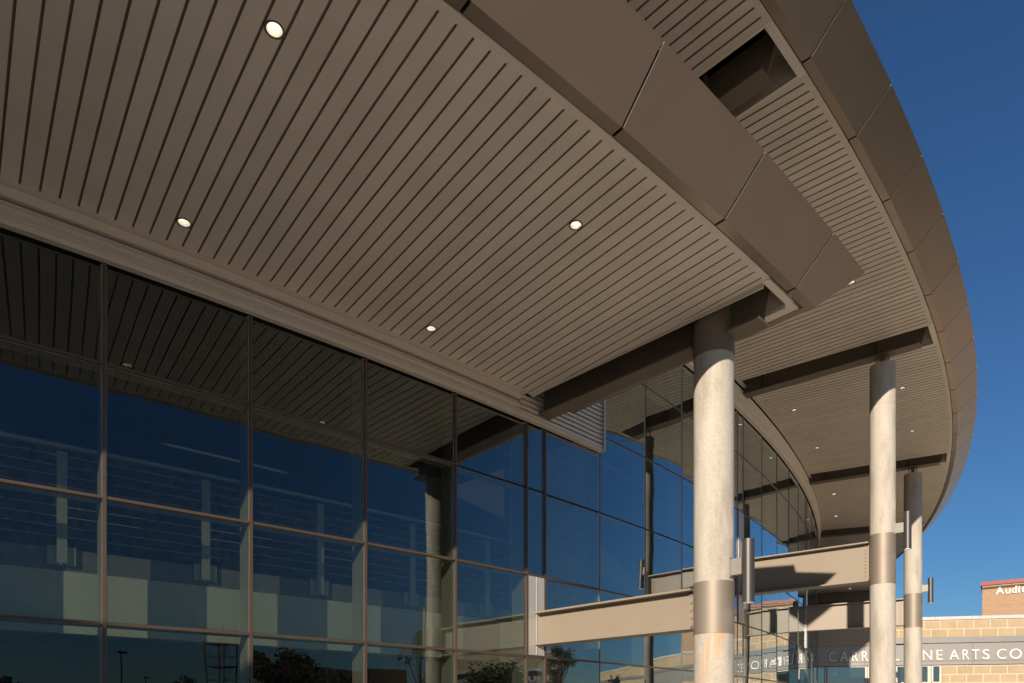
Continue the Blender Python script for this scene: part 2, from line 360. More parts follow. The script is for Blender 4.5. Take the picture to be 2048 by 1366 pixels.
# ------------------------------------------------------------------ canopies
def clip(poly, px, py, nx, ny):    # keep (x-px)*nx+(y-py)*ny >= 0
    out = []
    for i in range(len(poly)):
        a = poly[i]; b = poly[(i + 1) % len(poly)]
        da = (a[0] - px) * nx + (a[1] - py) * ny; db = (b[0] - px) * nx + (b[1] - py) * ny
        if da >= 0: out.append(a)
        if (da >= 0) != (db >= 0):
            t = da / (da - db); out.append((a[0] + (b[0] - a[0]) * t, a[1] + (b[1] - a[1]) * t))
    return out
def plank_poly(theta, w0, w1, rin, rout, cuts):
    l = lambda w, r: math.sqrt(r * r - w * w)
    poly = [(w0, l(w0, rin)), (w1, l(w1, rin)), (w1, l(w1, rout)), (w0, l(w0, rout))]
    for (a, h, side) in cuts:      # slot edge: line along n(a) offset h along p(a); keep side*(t-h) >= 0
        d = R_(a - theta); px, py = h * math.cos(d), -h * math.sin(d)
        nx, ny = math.cos(d) * side, -math.sin(d) * side
        poly = clip(poly, px, py, nx, ny)
        if len(poly) < 3: return []
    return poly
class Canopy:
    def __init__(s, name, label, rin, hin, hout, ro, pitch): s.rin = rin; s.ro = ro; s.pitch = pitch; s.gap = .025 if ro < 70.15 else .033; s.hin = hin; s.hout = hout; s.root = thing(name, pt(rin, 44, hin), label, "canopy"); s.stuff = MB(); s.back = MB(); s.planks = []
    def h(s, r): return s.hout + (s.hin - s.hout) * (s.ro - r) / (s.ro - s.rin)
    def w2(s, theta, w, l, dz=0.0):
        v = Vector((CX_, CY_, 0)) + pv(theta) * w + nv(theta) * l
        v.z = s.h(math.hypot(w, l)) + EYE + dz; return v
    def bay(s, theta, cuts, wmin, wmax, part_from=None):
        k0 = math.ceil(wmin / s.pitch); k1 = math.floor(wmax / s.pitch)
        for k in range(k0, k1):
            w0 = k * s.pitch; poly = plank_poly(theta, w0 + s.gap / 2, w0 + s.pitch - s.gap / 2, s.rin + 0.05, s.ro - 0.088, cuts)
            if len(poly) < 3: continue
            area = abs(sum(poly[i][0] * poly[(i + 1) % len(poly)][1] - poly[(i + 1) % len(poly)][0] * poly[i][1] for i in range(len(poly)))) / 2
            if area < 0.01: continue
            ps = [s.w2(theta, *q) for q in poly]
            if part_from is None or k >= part_from:
                o = MB().prism(ps, (0, 0, 0.009)).obj("soffit_plank", "soffit", s.root); fixn(o); s.planks.append((o, theta, w0))
            else: s.stuff.prism(ps, (0, 0, 0.009))
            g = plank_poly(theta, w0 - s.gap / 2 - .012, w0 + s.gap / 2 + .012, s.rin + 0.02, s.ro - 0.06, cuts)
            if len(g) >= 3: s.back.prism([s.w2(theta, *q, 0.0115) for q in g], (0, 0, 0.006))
    def finish(s):
        if s.stuff.v:
            o = s.stuff.obj("far_soffit_planks", "soffit", s.root); fixn(o); o["kind"] = "stuff"
        o = s.back.obj("gap_shade_strips", "soffit_gap_shade", s.root); fixn(o); o["kind"] = "stuff"
    def border(s, a0, a1, n=40):
        h = s.hout
        arc_part("soffit_border", [(s.ro - .10, h + .0015), (s.ro - .012, h + .0015), (s.ro - .012, h + .03), (s.ro - .10, h + .03)], a0, a1, "soffit", s.root, n)
        arc_part("shadow_gap", [(s.ro - .012, h + .02), (s.ro + .012, h + .02), (s.ro + .012, h + .05), (s.ro - .012, h + .05)], a0, a1, "black_gap", s.root, n)
    def fascia(s, joints, top, out=0.47, lipw=0.135):
        h = s.hout; prof = [(s.ro + .008, h), (s.ro + lipw, h), (s.ro + lipw + out, h + top), (s.ro + lipw + out - .05, h + top + .012), (s.ro + lipw + out - .06, h + top - .02), (s.ro + lipw - .012, h + .028), (s.ro + .008, h + .028)]
        for i in range(len(joints) - 1):
            a0, a1 = joints[i], joints[i + 1]; g = 0.017 / s.ro * 57.3
            arc_part("fascia_panel", prof, a0 + g, a1 - g, "fascia", s.root, 1)
            # bright returned edge of the panel in the joint
            MB().prism([pt(s.ro + lipw + .004, a0 + g, h + .004, -.0012), pt(s.ro + lipw + out - .004, a0 + g, h + top - .002, -.0012), pt(s.ro + lipw + out - .03, a0 + g, h + top - .006, -.0012), pt(s.ro + lipw - .02, a0 + g, h + .012, -.0012)], pv(a0) * -.006).obj("panel_edge", "fascia_edge", s.root)
        arc_part("joint_backing", [(s.ro + .03, h + .036), (s.ro + lipw - .02, h + .036), (s.ro + lipw + out - .075, h + top - .03), (s.ro + lipw + out - .10, h + top - .03)], joints[0], joints[-1], "black_gap", s.root, len(joints) * 2)
    def roof(s, a0, a1, top, rin, n=40):
        arc_part("roof_deck", [(rin, s.hout + top - .09), (s.ro + .5, s.hout + top - .09), (s.ro + .5, s.hout + top - .04), (rin, s.hout + top - .04)], a0, a1, "roof_top", s.root, n)
    def slot(s, a, hw, r0, r1, top, mat="bronze_beam", trimw=.045):
        h0 = s.h(r0); hs = s.hout; z1 = s.hout + top - .10
        for sg in (-1, 1):
            MB().box(pt(r0, a, s.h(r0) + .0, sg * hw), nv(a) * (r1 - r0), pv(a) * sg * .02, (0, 0, z1 - s.h(r0))).obj("slot_cheek", "soffit", s.root)
            b = MB(); b.hexa([pt(r0, a, s.h(r0) - .004, sg * hw), pt(r1, a, s.h(r1) - .004, sg * hw), pt(r1, a, s.h(r1) - .004, sg * (hw + trimw)), pt(r0, a, s.h(r0) - .004, sg * (hw + trimw)),
                              pt(r0, a, s.h(r0) + .028, sg * hw), pt(r1, a, s.h(r1) + .028, sg * hw), pt(r1, a, s.h(r1) + .028, sg * (hw + trimw)), pt(r0, a, s.h(r0) + .028, sg * (hw + trimw))])
            fixn(b.obj("slot_trim", "slot_pale", s.root))
        b = MB().box(pt(r1, a, s.h(r1) - .005, -hw - trimw), nv(a) * .10, pv(a) * 2 * (hw + trimw), (0, 0, .035)).obj("slot_trim", "slot_pale", s.root)
        MB().box(pt(r1 + .02, a, s.h(r1) + .04, -hw - .02), nv(a) * .02, pv(a) * 2 * (hw + .02), (0, 0, z1 - s.h(r1) - .05)).obj("slot_end", "soffit", s.root)
        MB().box(pt(r0, a, z1, -hw - .02), nv(a) * (r1 - r0), pv(a) * 2 * (hw + .02), (0, 0, .02)).obj("slot_lid", mat, s.root)

# lower canopy -----------------------------------------------------------------
low = Canopy("lower_canopy", "low brown plank-soffit canopy with a canted panel fascia, ending at the thickest column", RW + .02, HL_IN, HL_OUT, RO, .1826)
S1 = 0.33
TL = 39.6
low.bay(TL, [(BEAMS[2], -S1 - .045, -1)], RO * math.sin(R_(27.5 - TL)), RO * math.sin(R_(44.6 - TL)))
low.border(27.3, BEAMS[2] - (S1 + .05) / RO * 57.3)
JL = [43.94 - 1.553 * k for k in range(11, -1, -1)] + [LOW_END + .10]
low.fascia(JL[:-1], .50, .51)
low.roof(27.0, LOW_END, .50, RW - .1)
low.slot(BEAMS[2], S1, RW + .05, RO - .13, .48)
arc_part("roof_upstand", [(RW - .1, HL_OUT + .45), (RO - .1, HL_OUT + .45), (RO - .25, HL_OUT + 1.0), (RW - .1, HL_OUT + 1.05)], 27.0, LOW_END + .02, "fascia", low.root, 30)
# last fascia panel, mitred to the canted end
_l, _o, _t = .135, .51, .50
_prof = [(RO + .008, HL_OUT, 44.37), (RO + _l, HL_OUT, 44.47), (RO + _l + _o, HL_OUT + _t, 44.88), (RO + _l + _o - .05, HL_OUT + _t + .012, 44.86), (RO + _l + _o - .06, HL_OUT + _t - .02, 44.84), (RO + _l - .012, HL_OUT + .028, 44.45), (RO + .008, HL_OUT + .028, 44.37)]
_b = MB(); _k = len(_prof); _a0 = JL[-2] + .017 / RO * 57.3
_b.add([pt(r, _a0, h_) for r, h_, a_ in _prof] + [pt(r, a_, h_) for r, h_, a_ in _prof], [(j_, (j_ + 1) % _k, _k + (j_ + 1) % _k, _k + j_) for j_ in range(_k)] + [tuple(range(_k))[::-1], tuple(range(_k, 2 * _k))])
fixn(_b.obj("fascia_panel", "fascia", low.root))
MB().prism([pt(RO + _l + .004, _a0, HL_OUT + .004, -.0012), pt(RO + _l + _o - .004, _a0, HL_OUT + _t - .002, -.0012), pt(RO + _l + _o - .03, _a0, HL_OUT + _t - .006, -.0012), pt(RO + _l - .02, _a0, HL_OUT + .012, -.0012)], pv(_a0) * -.006).obj("panel_edge", "fascia_edge", low.root)
arc_part("joint_backing", [(RO + .03, HL_OUT + .036), (RO + _l - .02, HL_OUT + .036), (RO + _l + _o - .075, HL_OUT + _t - .03), (RO + _l + _o - .10, HL_OUT + _t - .03)], JL[-2] - .05, 44.36, "black_gap", low.root, 2)
# right of the slot: narrow border and canted end fascia with its lip
tR = (LOW_END - BEAMS[2]) / 57.2958 * RO
b = MB(); a = BEAMS[2]
b.hexa([pt(RW + .1, a, HL_IN, S1 + .047), pt(RO - .05, a, HL_OUT, S1 + .047), pt(RO - .05, a, HL_OUT, .597), pt(RW + .1, a, HL_IN, .597),
        pt(RW + .1, a, HL_IN + .03, S1 + .047), pt(RO - .05, a, HL_OUT + .03, S1 + .047), pt(RO - .05, a, HL_OUT + .03, .597), pt(RW + .1, a, HL_IN + .03, .597)])
fixn(b.obj("soffit_border", "soffit", low.root))
t0 = .612; t1 = .735; t2 = 1.245
P = lambda r, t, h: pt(r, a, h, t)
b = MB()
b.prism([P(RW + .1, t0, HL_IN), P(RO + .0, t0, HL_OUT), P(RO + .135, t1, HL_OUT), P(RW + .1, t1, HL_IN)], (0, 0, .02))
b.hexa([P(RW + .1, t1, HL_IN), P(RO + .135, t1, HL_OUT), P(RO + .135, t1 - .03, HL_OUT + .02), P(RW + .1, t1 - .03, HL_IN + .02),
        P(RW + .1, t2, HL_IN + 1.1), P(RO + .64, t2, HL_OUT + .50), P(RO + .60, t2 - .03, HL_OUT + .50), P(RW + .1, t2 - .03, HL_IN + 1.1)])
fixn(b.obj("end_fascia_panel", "fascia", low.root))
low.finish()

# upper canopy -----------------------------------------------------------------
upc = Canopy("upper_canopy", "high sweeping brown canopy with canted fascia curving into the distance", RW + .02, HU_IN, HU_OUT, RO + .10, .1770)
S2 = 0.50; SC_ = S2 + .045
UPA0, UPA1 = 33.0, 88.0
def beamcuts(i, j): return [(BEAMS[i], SC_, 1), (BEAMS[j], -SC_, -1)]
upc.bay(43.9, [(BEAMS[2], -SC_, -1), (36.5, 0, 1)], RO * math.sin(R_(36 - 43.9)), RO * math.sin(R_(44.6 - 43.9)))
upc.bay(47.76, beamcuts(2, 3), RO * math.sin(R_(43 - 47.76)), RO * math.sin(R_(52.3 - 47.76)))
upc.bay(55.55, beamcuts(3, 4), RO * math.sin(R_(51 - 55.55)), RO * math.sin(R_(60 - 55.55)))
upc.bay(63.35, beamcuts(4, 5), RO * math.sin(R_(58.8 - 63.35)), RO * math.sin(R_(68 - 63.35)), 1e9)
upc.bay(71.15, beamcuts(5, 6), RO * math.sin(R_(66.5 - 71.15)), RO * math.sin(R_(76 - 71.15)), 1e9)
upc.bay(81.0, [(BEAMS[6], SC_, 1), (UPA1, 0, -1)], RO * math.sin(R_(74.4 - 81)), RO * math.sin(R_(88.2 - 81)), 1e9)
upc.border(UPA0, UPA1, 90)
JU = [51.62 + 1.493 * k for k in range(-12, 25)]
upc.fascia(JU, .50, .50, .13)
upc.roof(UPA0, UPA1, .50, RW - 1.0, 80)
for bq in BEAMS[2:]: upc.slot(bq, S2, RW + .05, RO - .03, .50 + .32)
upc.finish()

# wall bands (ribbed metal between glass head and soffit)
def band(root, a0, a1, h0, h1, r, n, m1="trim_light", m2="louver"):
    arc_part("head_trim", [(r - .06, h0), (r + .03, h0), (r + .03, h0 + .065), (r - .06, h0 + .065)], a0, a1, m1, root, n)
    h = h0 + .075
    while h < h1 - .03:
        arc_part("louver_blade", [(r - .06, h), (r + .012, h), (r + .045, h + .022), (r + .045, h + .05), (r + .0, h + .084), (r - .06, h + .084)], a0, a1, m2, root, n)
        h += .092
AS = BEAMS[2] - .55
arc_part("head_trim", [(RW - .06, HT), (RW + .03, HT), (RW + .03, HT + .065), (RW - .06, HT + .065)], 27.3, MU[11] - .02, "trim_light", low.root, 40)
arc_part("ribbed_board", [(RW - .06, 5.472), (RW + .02, 5.472), (RW + .026, 5.52), (RW + .016, 5.53), (RW + .016, 5.575), (RW + .03, 5.59), (RW + .03, 5.615), (RW + .018, 5.63), (RW + .018, 5.66), (RW - .06, 5.66)], 27.3, AS, "louver", low.root, 40)
arc_part("flat_board", [(RW - .06, 5.70), (RW + .05, 5.70), (RW + .05, 5.815), (RW - .06, 5.815)], 27.3, AS, "trim_light", low.root, 40)
arc_part("recess_backing", [(RW - .10, 5.64), (RW - .065, 5.64), (RW - .065, 5.72), (RW - .10, 5.72)], 27.3, AS, "black_gap", low.root, 40)
for k in range(4):
    h = 5.475 + .092 * k
    arc_part("louver_blade", [(RW - .06, h), (RW + .012, h), (RW + .04, h + .02), (RW + .04, h + .05), (RW + .0, h + .086), (RW - .06, h + .086)], AS + .002, BEAMS[2], "louver", low.root, 3)
    arc_part("louver_blade", [(RW - .06, h), (RW + .012, h), (RW + .04, h + .02), (RW + .04, h + .05), (RW + .0, h + .086), (RW - .06, h + .086)], BEAMS[2] + .002, MU[11] - .02, "louver_skylit", low.root, 4)
arc_part("soffit_edge_trim", [(RW + .02, HL_IN - .01), (RW + .13, HL_IN - .004), (RW + .13, HL_IN + .02), (RW + .02, HL_IN + .02)], 27.3, BEAMS[2] - .45, "trim_light", low.root, 40)
# the louvre goes on past the canopy end as a deep panel
for k in range(9):
    h = 5.84 + .092 * k
    arc_part("louver_blade", [(RW - .06, h), (RW + .012, h), (RW + .045, h + .022), (RW + .045, h + .05), (RW, h + .084), (RW - .06, h + .084)], BEAMS[2] - .3, MU[11] - .02, "louver_skylit", low.root, 4)
MB().box(pt(RW - .05, MU[11] - .02, HT, -.02), pv(MU[11]) * .06, nv(MU[11]) * .115, (0, 0, 1.27)).obj("louver_jamb", "louver_skylit", low.root)
band(upc.root, MU[11], UPA1, HR, 9.16, RW, 80, "slot_pale", "louver_pale")
arc_part("soffit_edge_trim", [(RW + .02, HU_IN - .012), (RW + .12, HU_IN - .006), (RW + .12, HU_IN + .02), (RW + .02, HU_IN + .02)], MU[11], UPA1, "trim_light", upc.root, 80)
arc_part("cavity_wall", [(RW - .2, 5.68), (RW - .11, 5.68), (RW - .11, 6.55), (RW - .2, 6.55)], 27.0, MU[11] - .02, "black_gap", upc.root, 30)
arc_part("cavity_wall", [(RW - .2, 9.02), (RW - .11, 9.02), (RW - .11, 9.62), (RW - .2, 9.62)], UPA0, UPA1, "black_gap", upc.root, 60)
arc_part("upper_wall", [(RW - .5, 6.5), (RW - .06, 6.5), (RW - .06, 9.3), (RW - .5, 9.3)], UPA0, MU[11] - .01, "grey_wall", upc.root, 20)

# far stretch of low canopy beyond the sign building
far = thing("far_canopy", pt(RW, 68, 6.3), "distant low canopy in shade above the sign building roof", "canopy")
arc_part("soffit_panel", [(RW, 6.28), (68.0, 6.30), (68.0, 6.40), (RW, 6.40)], 66.0, 78, "soffit", far, 12)
arc_part("fascia_panel", [(68.0, 6.24), (68.1, 6.24), (68.2, 6.75), (68.0, 6.75)], 66.0, 78, "fascia", far, 12)
MB().box(pt(RW + .05, 66.0, 6.24, -.06), nv(66.0) * 2.55, pv(66.0) * .05, (0, 0, .5)).obj("end_fascia_panel", "fascia", far)
for a in (68.0, 70.2):
    MB().box(pt(RW + .05, a, 5.80, -.15), nv(a) * 2.4, pv(a) * .3, (0, 0, .475)).obj("cross_beam", "bronze_beam", far)

# ------------------------------------------------------------------ recessed downlights
def downlight(can, r, a, d, label, group):
    P0 = pt(r, a)
    best = None
    for (o, th, w0) in (can.planks if can else []):
        q = P0 - Vector((CX_, CY_, 0)); w = q.dot(pv(th)); l = q.dot(nv(th))
        if abs(w - (w0 + can.pitch / 2)) < can.pitch * .52:
            ok = any(abs((v.co + Vector((0, 0, 0)) - P0).to_2d().length) < 4.8 for v in o.data.vertices)
            if ok and (best is None or abs(w - w0 - can.pitch / 2) < best[0]): best = (abs(w - w0 - can.pitch / 2), o, th, w0 + can.pitch / 2, l)
    if best:
        _, o, th, wc, l = best; c = can.w2(th, wc, l)
        cut = MB().cyl((c.x, c.y, c.z - .1), (c.x, c.y, c.z + .1), d / 2, d / 2, 32).obj("cutter", "soffit"); fixn(cut)
        md = o.modifiers.new("hole", 'BOOLEAN'); md.object = cut; md.operation = 'DIFFERENCE'; md.solver = 'EXACT'
        dg = bpy.context.evaluated_depsgraph_get(); dg.update(); me = bpy.data.meshes.new_from_object(o.evaluated_get(dg))
        o.modifiers.clear(); o.data = me; bpy.data.objects.remove(cut)
    else:
        c = P0.copy(); c.z = (can.h(r) if can else 6.29) + EYE; c.z -= .001
    t = thing("downlight", c, label, "downlight", group)
    rg = MB(); n = 32; dz = -.004 if best else -.006
    ro, ri = d / 2 + .012, d / 2 - .006
    v = []; 
    for rad, z in ((ro, 0.0), (ro, dz), (ri, dz), (ri, .004)): v += [(c.x + rad * math.cos(2 * math.pi * i / n), c.y + rad * math.sin(2 * math.pi * i / n), c.z + z) for i in range(n)]
    f = [(k * n + i, k * n + (i + 1) % n, (k + 1) * n + (i + 1) % n, (k + 1) * n + i) for k in range(3) for i in range(n)]
    ring = mesh_obj("trim_ring", v, f, "bronze_beam", t, True)
    if best:
        mb = MB(); v = []
        dp = .13 if can is low else .030
        prof = [(ri, 0.0), (ri * .97, dp * .25), (ri * .82, dp * .65), (ri * .6, dp)] if can is low else [(ri, 0.0), (ri * .985, dp * .4), (ri * .96, dp * .8), (ri * .94, dp)]
        for rad, z in prof: v += [(c.x + rad * math.cos(2 * math.pi * i / n), c.y + rad * math.sin(2 * math.pi * i / n), c.z + z) for i in range(n)]
        f = [(k * n + i, k * n + (i + 1) % n, (k + 1) * n + (i + 1) % n, (k + 1) * n + i) for k in range(3) for i in range(n)]
        mesh_obj("reflector", v, f, "reflector", t, True)
        MB().cyl((c.x, c.y, c.z + dp), (c.x, c.y, c.z + dp + .005), ri * (.62 if can is low else .95), ri * (.62 if can is low else .95), 24).obj("lamp_lens", "lamp_glow" if can is low else "lamp_soft", t)
    else:
        MB().cyl((c.x, c.y, c.z - .002), (c.x, c.y, c.z), ri, ri, 24).obj("lamp_lens", "lamp_soft", t)
LG = "recessed downlights in the canopy soffits"
for r, a, lb in ((69.0, 38.28, "largest lit downlight, in the low soffit well away from fascia joints"), (66.1, 38.2, "lit downlight in the low soffit by the wall band, two bays before the beam"),
                 (69.0, 41.33, "lit downlight in the low soffit between the fascia edge and the thick column"), (66.1, 41.32, "lit downlight in the low soffit by the wall band, beside the steel beam"),
                 (69.0, 35.2, "downlight in the low soffit at the start of the plank run, fascia side"), (66.1, 35.1, "downlight in the low soffit at the start of the plank run, wall side")):
    downlight(low, r, a, .145, lb, LG)
for r, a, lb in ((69.1, 48.84, "downlight in the high soffit peeking past the low canopy's end"), (66.25, 48.8, "downlight in the high soffit hidden behind the low beam"), (66.28, 53.7, "downlight in the high soffit beside the curved wall band, after the long dark beam"), (66.26, 56.75, "downlight in the high soffit second along the curved wall band"),
                 (69.12, 53.87, "downlight in the high soffit beside the middle column's shaded top"), (69.1, 56.84, "downlight in the high soffit beside the middle column, just before the third beam"),
                 (66.23, 61.64, "downlight in the high soffit beyond the third beam, upper of two"), (66.21, 64.7, "small downlight in the high soffit beyond the third beam, lower of two"), (69.1, 61.8, "downlight in the high soffit behind the columns")):
    downlight(upc, r, a, .15, lb, LG)
downlight(None, 66.9, 67.1, .15, "tiny downlight in the distant low canopy above the sign building", LG)

# ------------------------------------------------------------------ columns
def column(a, top, ch0, ch1, label, rad=0.292, sleeve=None, rust=False):
    root = thing("column", pt(RC, a), label, "column", "concrete columns holding the canopies")
    def shaft(h0, h1, ru=False):
        c = pt(RC, a); n = 64; zs = [h0 + (h1 - h0) * i / 40 for i in range(41)]; v = []; f = []
        for z in zs: v += [(c.x + rad * math.cos(2 * math.pi * i / n), c.y + rad * math.sin(2 * math.pi * i / n), z + EYE) for i in range(n)]
        for k in range(40): f += [(k * n + i, k * n + (i + 1) % n, (k + 1) * n + (i + 1) % n, (k + 1) * n + i) for i in range(n)]
        f += [tuple(range(n))[::-1], tuple(40 * n + i for i in range(n))]
        o = mesh_obj("concrete_shaft", v, f, "concrete", root)
        at = o.data.attributes.new("rust", 'FLOAT', 'POINT')
        if ru:
            for i, q in enumerate(v):
                th = math.atan2(q[1] - c.y, q[0] - c.x) - math.atan2(-c.y, -c.x)
                th = (th + math.pi) % (2 * math.pi) - math.pi
                dz = (h1 + EYE - q[2]); cen = 0.18 - dz * 1.0
                at.data[i].value = max(0, 1 - ((th - cen) / .55) ** 2) * max(0, 1 - dz / 1.1) * 1.0
        return autosmooth(o)
    shaft(-1.6, ch0, rust); shaft(ch1, top)
    for dth in (-1.05, 2.09):
        th = math.atan2(-pt(RC, a).y, -pt(RC, a).x) + dth; d_ = Vector((math.cos(th), math.sin(th), 0)); q_ = Vector((-d_.y, d_.x, 0))
        for z0_, z1_ in ((-1.6, ch0), (ch1, top)): MB().box(pt(RC, a, z0_) + d_ * (rad - .004) - q_ * .0025, q_ * .005, d_ * .006, (0, 0, z1_ - z0_ - .01)).obj('form_seam', 'concrete', root)
    c = pt(RC, a)
    cl = MB().cyl((c.x, c.y, ch0 + EYE), (c.x, c.y, ch1 + EYE), rad + .006, rad + .006, 72).obj("steel_collar", "collar_steel", root); autosmooth(cl)
    cl["label"] = "bronze steel collar round the shaft"
    if sleeve:
        s_ = MB().cyl((c.x, c.y, sleeve[0] + EYE), (c.x, c.y, sleeve[1] + EYE), rad + .008, rad + .008, 72).obj("steel_sleeve", "bronze_beam", root); autosmooth(s_)
    else:
        MB().box(pt(RC - .06, a, top, -.06), nv(a) * .12, pv(a) * .12, (0, 0, 9.02 - top)).obj("bearing_post", "bronze_beam", root)
        MB().box(pt(RC - .15, a, top, -.15), nv(a) * .3, pv(a) * .3, (0, 0, .02)).obj("bearing_plate", "bronze_beam", root)
        for s1 in (-1, 1):
            for s2 in (-1, 1):
                p = pt(RC + .12 * s1, a, top, .12 * s2)
                MB().cyl(p, p + Vector((0, 0, 9.02 - top)), .013, .013, 8).obj("anchor_rod", "bronze_beam", root)
    for z in ((top - 1.02,) if not sleeve else (2.9,)):
        j = MB().cyl((c.x, c.y, z + EYE), (c.x, c.y, z + EYE + .006), rad + .0012, rad + .0012, 64, False).obj("form_joint", "bracket_grey", root) if not sleeve else None
    return root
column(BEAMS[2], 5.33, 1.20, 1.97, "thickest concrete column, with rust streaks below its collar", sleeve=(5.33, 6.10), rust=True)
column(BEAMS[3], 8.77, 3.27, 4.52, "tall concrete column in the middle, under the second high beam")
column(BEAMS[4], 8.77, 3.18, 4.40, "slimmest-looking concrete column, standing partly against the blue sky")

# ------------------------------------------------------------------ beams
def ibeam(name, a, r0, r1, h0, h1, fw, label, cat, mat, group, bolts=None, slant=0.0, tf=.03, fr1=None, split=None):
    root = thing(name, pt((r0 + r1) / 2, a, h0), label, cat, group)
    hb, ht = h0 + tf, h1 - tf
    wb = MB().prism([pt(r0, a, hb, -.012), pt(r1 - slant, a, hb, -.012), pt(r1, a, ht, -.012), pt(r0, a, ht, -.012)], pv(a) * .024).obj("web", mat, root); fixn(wb)
    fr1 = fr1 or (r1 - slant)
    for (q0, q1) in (split or [(r0, fr1)]):
        MB().box(pt(q0, a, h0, -fw / 2), nv(a) * (q1 - q0), pv(a) * fw, (0, 0, tf)).obj("bottom_flange", mat, root)
        MB().box(pt(q0, a, ht, -fw / 2), nv(a) * (q1 - q0), pv(a) * fw, (0, 0, tf)).obj("top_flange", mat, root)
    if bolts:
        r, n = bolts
        for sg in (-1, 1):
            MB().box(pt(r - .055, a, hb + .01, sg * .013), nv(a) * (.11 + (.0 if r > cs else .0)), pv(a) * sg * .006, (0, 0, ht - hb - .02)).obj('shear_plate', mat, root)
        for sg in (-1, 1):
            for k in range(n):
                z = hb + .045 + (ht - hb - .09) * k / (n - 1)
                p = pt(r, a, z, sg * .019)
                o = MB().cyl(p, p + pv(a) * sg * .022, .024, .019, 10).obj("bolt", mat, root); autosmooth(o, 50)
    return root
cs = RC - .295; co = RC + .295
GB = "radial steel beams under the canopies"; GL = "lower radial steel beams tying columns to the wall"
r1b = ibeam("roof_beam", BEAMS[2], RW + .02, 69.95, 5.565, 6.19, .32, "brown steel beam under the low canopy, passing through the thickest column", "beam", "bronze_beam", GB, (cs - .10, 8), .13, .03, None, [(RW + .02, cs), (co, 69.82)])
for rr in (cs - .08, co + .08):
    MB().box(pt(rr - .10, BEAMS[2], 5.65, .013), nv(BEAMS[2]) * .2, pv(BEAMS[2]) * .014, (0, 0, .53)).obj("splice_plate", "bronze_beam", r1b)
    MB().box(pt(rr - .10, BEAMS[2], 5.65, -.027), nv(BEAMS[2]) * .2, pv(BEAMS[2]) * .014, (0, 0, .53)).obj("splice_plate", "bronze_beam", r1b)
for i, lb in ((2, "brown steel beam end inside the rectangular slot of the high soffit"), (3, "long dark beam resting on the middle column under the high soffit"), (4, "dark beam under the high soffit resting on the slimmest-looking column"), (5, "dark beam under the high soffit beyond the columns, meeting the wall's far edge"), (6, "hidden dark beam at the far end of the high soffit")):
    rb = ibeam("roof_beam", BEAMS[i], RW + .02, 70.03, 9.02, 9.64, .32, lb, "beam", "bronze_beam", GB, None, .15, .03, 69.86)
    for rr in (66.2, 69.0):
        MB().box(pt(rr - .06, BEAMS[i], 9.06, -.15), nv(BEAMS[i]) * .012, pv(BEAMS[i]) * .30, (0, 0, .54)).obj("stiffener", "bronze_beam", rb)
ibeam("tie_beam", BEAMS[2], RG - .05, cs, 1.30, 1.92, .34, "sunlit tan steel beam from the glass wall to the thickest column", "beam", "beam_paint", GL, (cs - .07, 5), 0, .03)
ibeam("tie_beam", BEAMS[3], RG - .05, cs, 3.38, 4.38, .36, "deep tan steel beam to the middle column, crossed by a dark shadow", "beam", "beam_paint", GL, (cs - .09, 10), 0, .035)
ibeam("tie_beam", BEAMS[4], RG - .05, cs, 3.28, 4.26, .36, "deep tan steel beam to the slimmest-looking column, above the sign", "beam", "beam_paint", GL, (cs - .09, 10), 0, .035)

# ------------------------------------------------------------------ cylinder wall lights on the columns
def wall_light(a, h0, h1, label):
    root = thing("wall_light", pt(RC + .55, a, h0), label, "wall light", "cylinder lights on the columns")
    c = pt(RC + .55, a); r = .086; hm = (h0 + h1) / 2
    b = MB().cyl((c.x, c.y, h0 + EYE), (c.x, c.y, h1 + EYE), r, r, 48, False).obj("housing", "fixture", root); autosmooth(b)
    for z, zz in ((h0 + .03, "lamp_glow"), (h1 - .03, "lamp_glow")):
        MB().cyl((c.x, c.y, z + EYE), (c.x, c.y, z + EYE + .006), r - .004, r - .004, 32).obj("lamp_lens", zz, root)
    for z in (h0, h1 - .012):
        v = []; n = 48
        for rad, dz in ((r + .002, 0), (r + .002, .012), (r - .006, .012), (r - .006, 0)): v += [(c.x + rad * math.cos(2 * math.pi * i / n), c.y + rad * math.sin(2 * math.pi * i / n), z + dz + EYE) for i in range(n)]
        mesh_obj("rim", v, [(k % 4 * n + i, k % 4 * n + (i + 1) % n, (k + 1) % 4 * n + (i + 1) % n, (k + 1) % 4 * n + i) for k in range(4) for i in range(n)], "fixture", root)
    MB().box(pt(RC + .285, a, hm - .035, -.055), nv(a) * .185, pv(a) * .11, (0, 0, .24)).obj("bracket", "bracket_grey", root)
    MB().box(pt(RC + .283, a, hm - .06, -.075), nv(a) * .02, pv(a) * .15, (0, 0, .29)).obj("mounting_plate", "bracket_grey", root)
wall_light(BEAMS[2], 1.62, 2.53, "brushed metal cylinder light on the thickest column")
wall_light(BEAMS[3], 4.09, 5.01, "dark cylinder light on the middle column, overlapping the slim column behind")
wall_light(BEAMS[4], 4.05, 4.95, "cylinder light on the slimmest-looking column, seen against the blue sky")

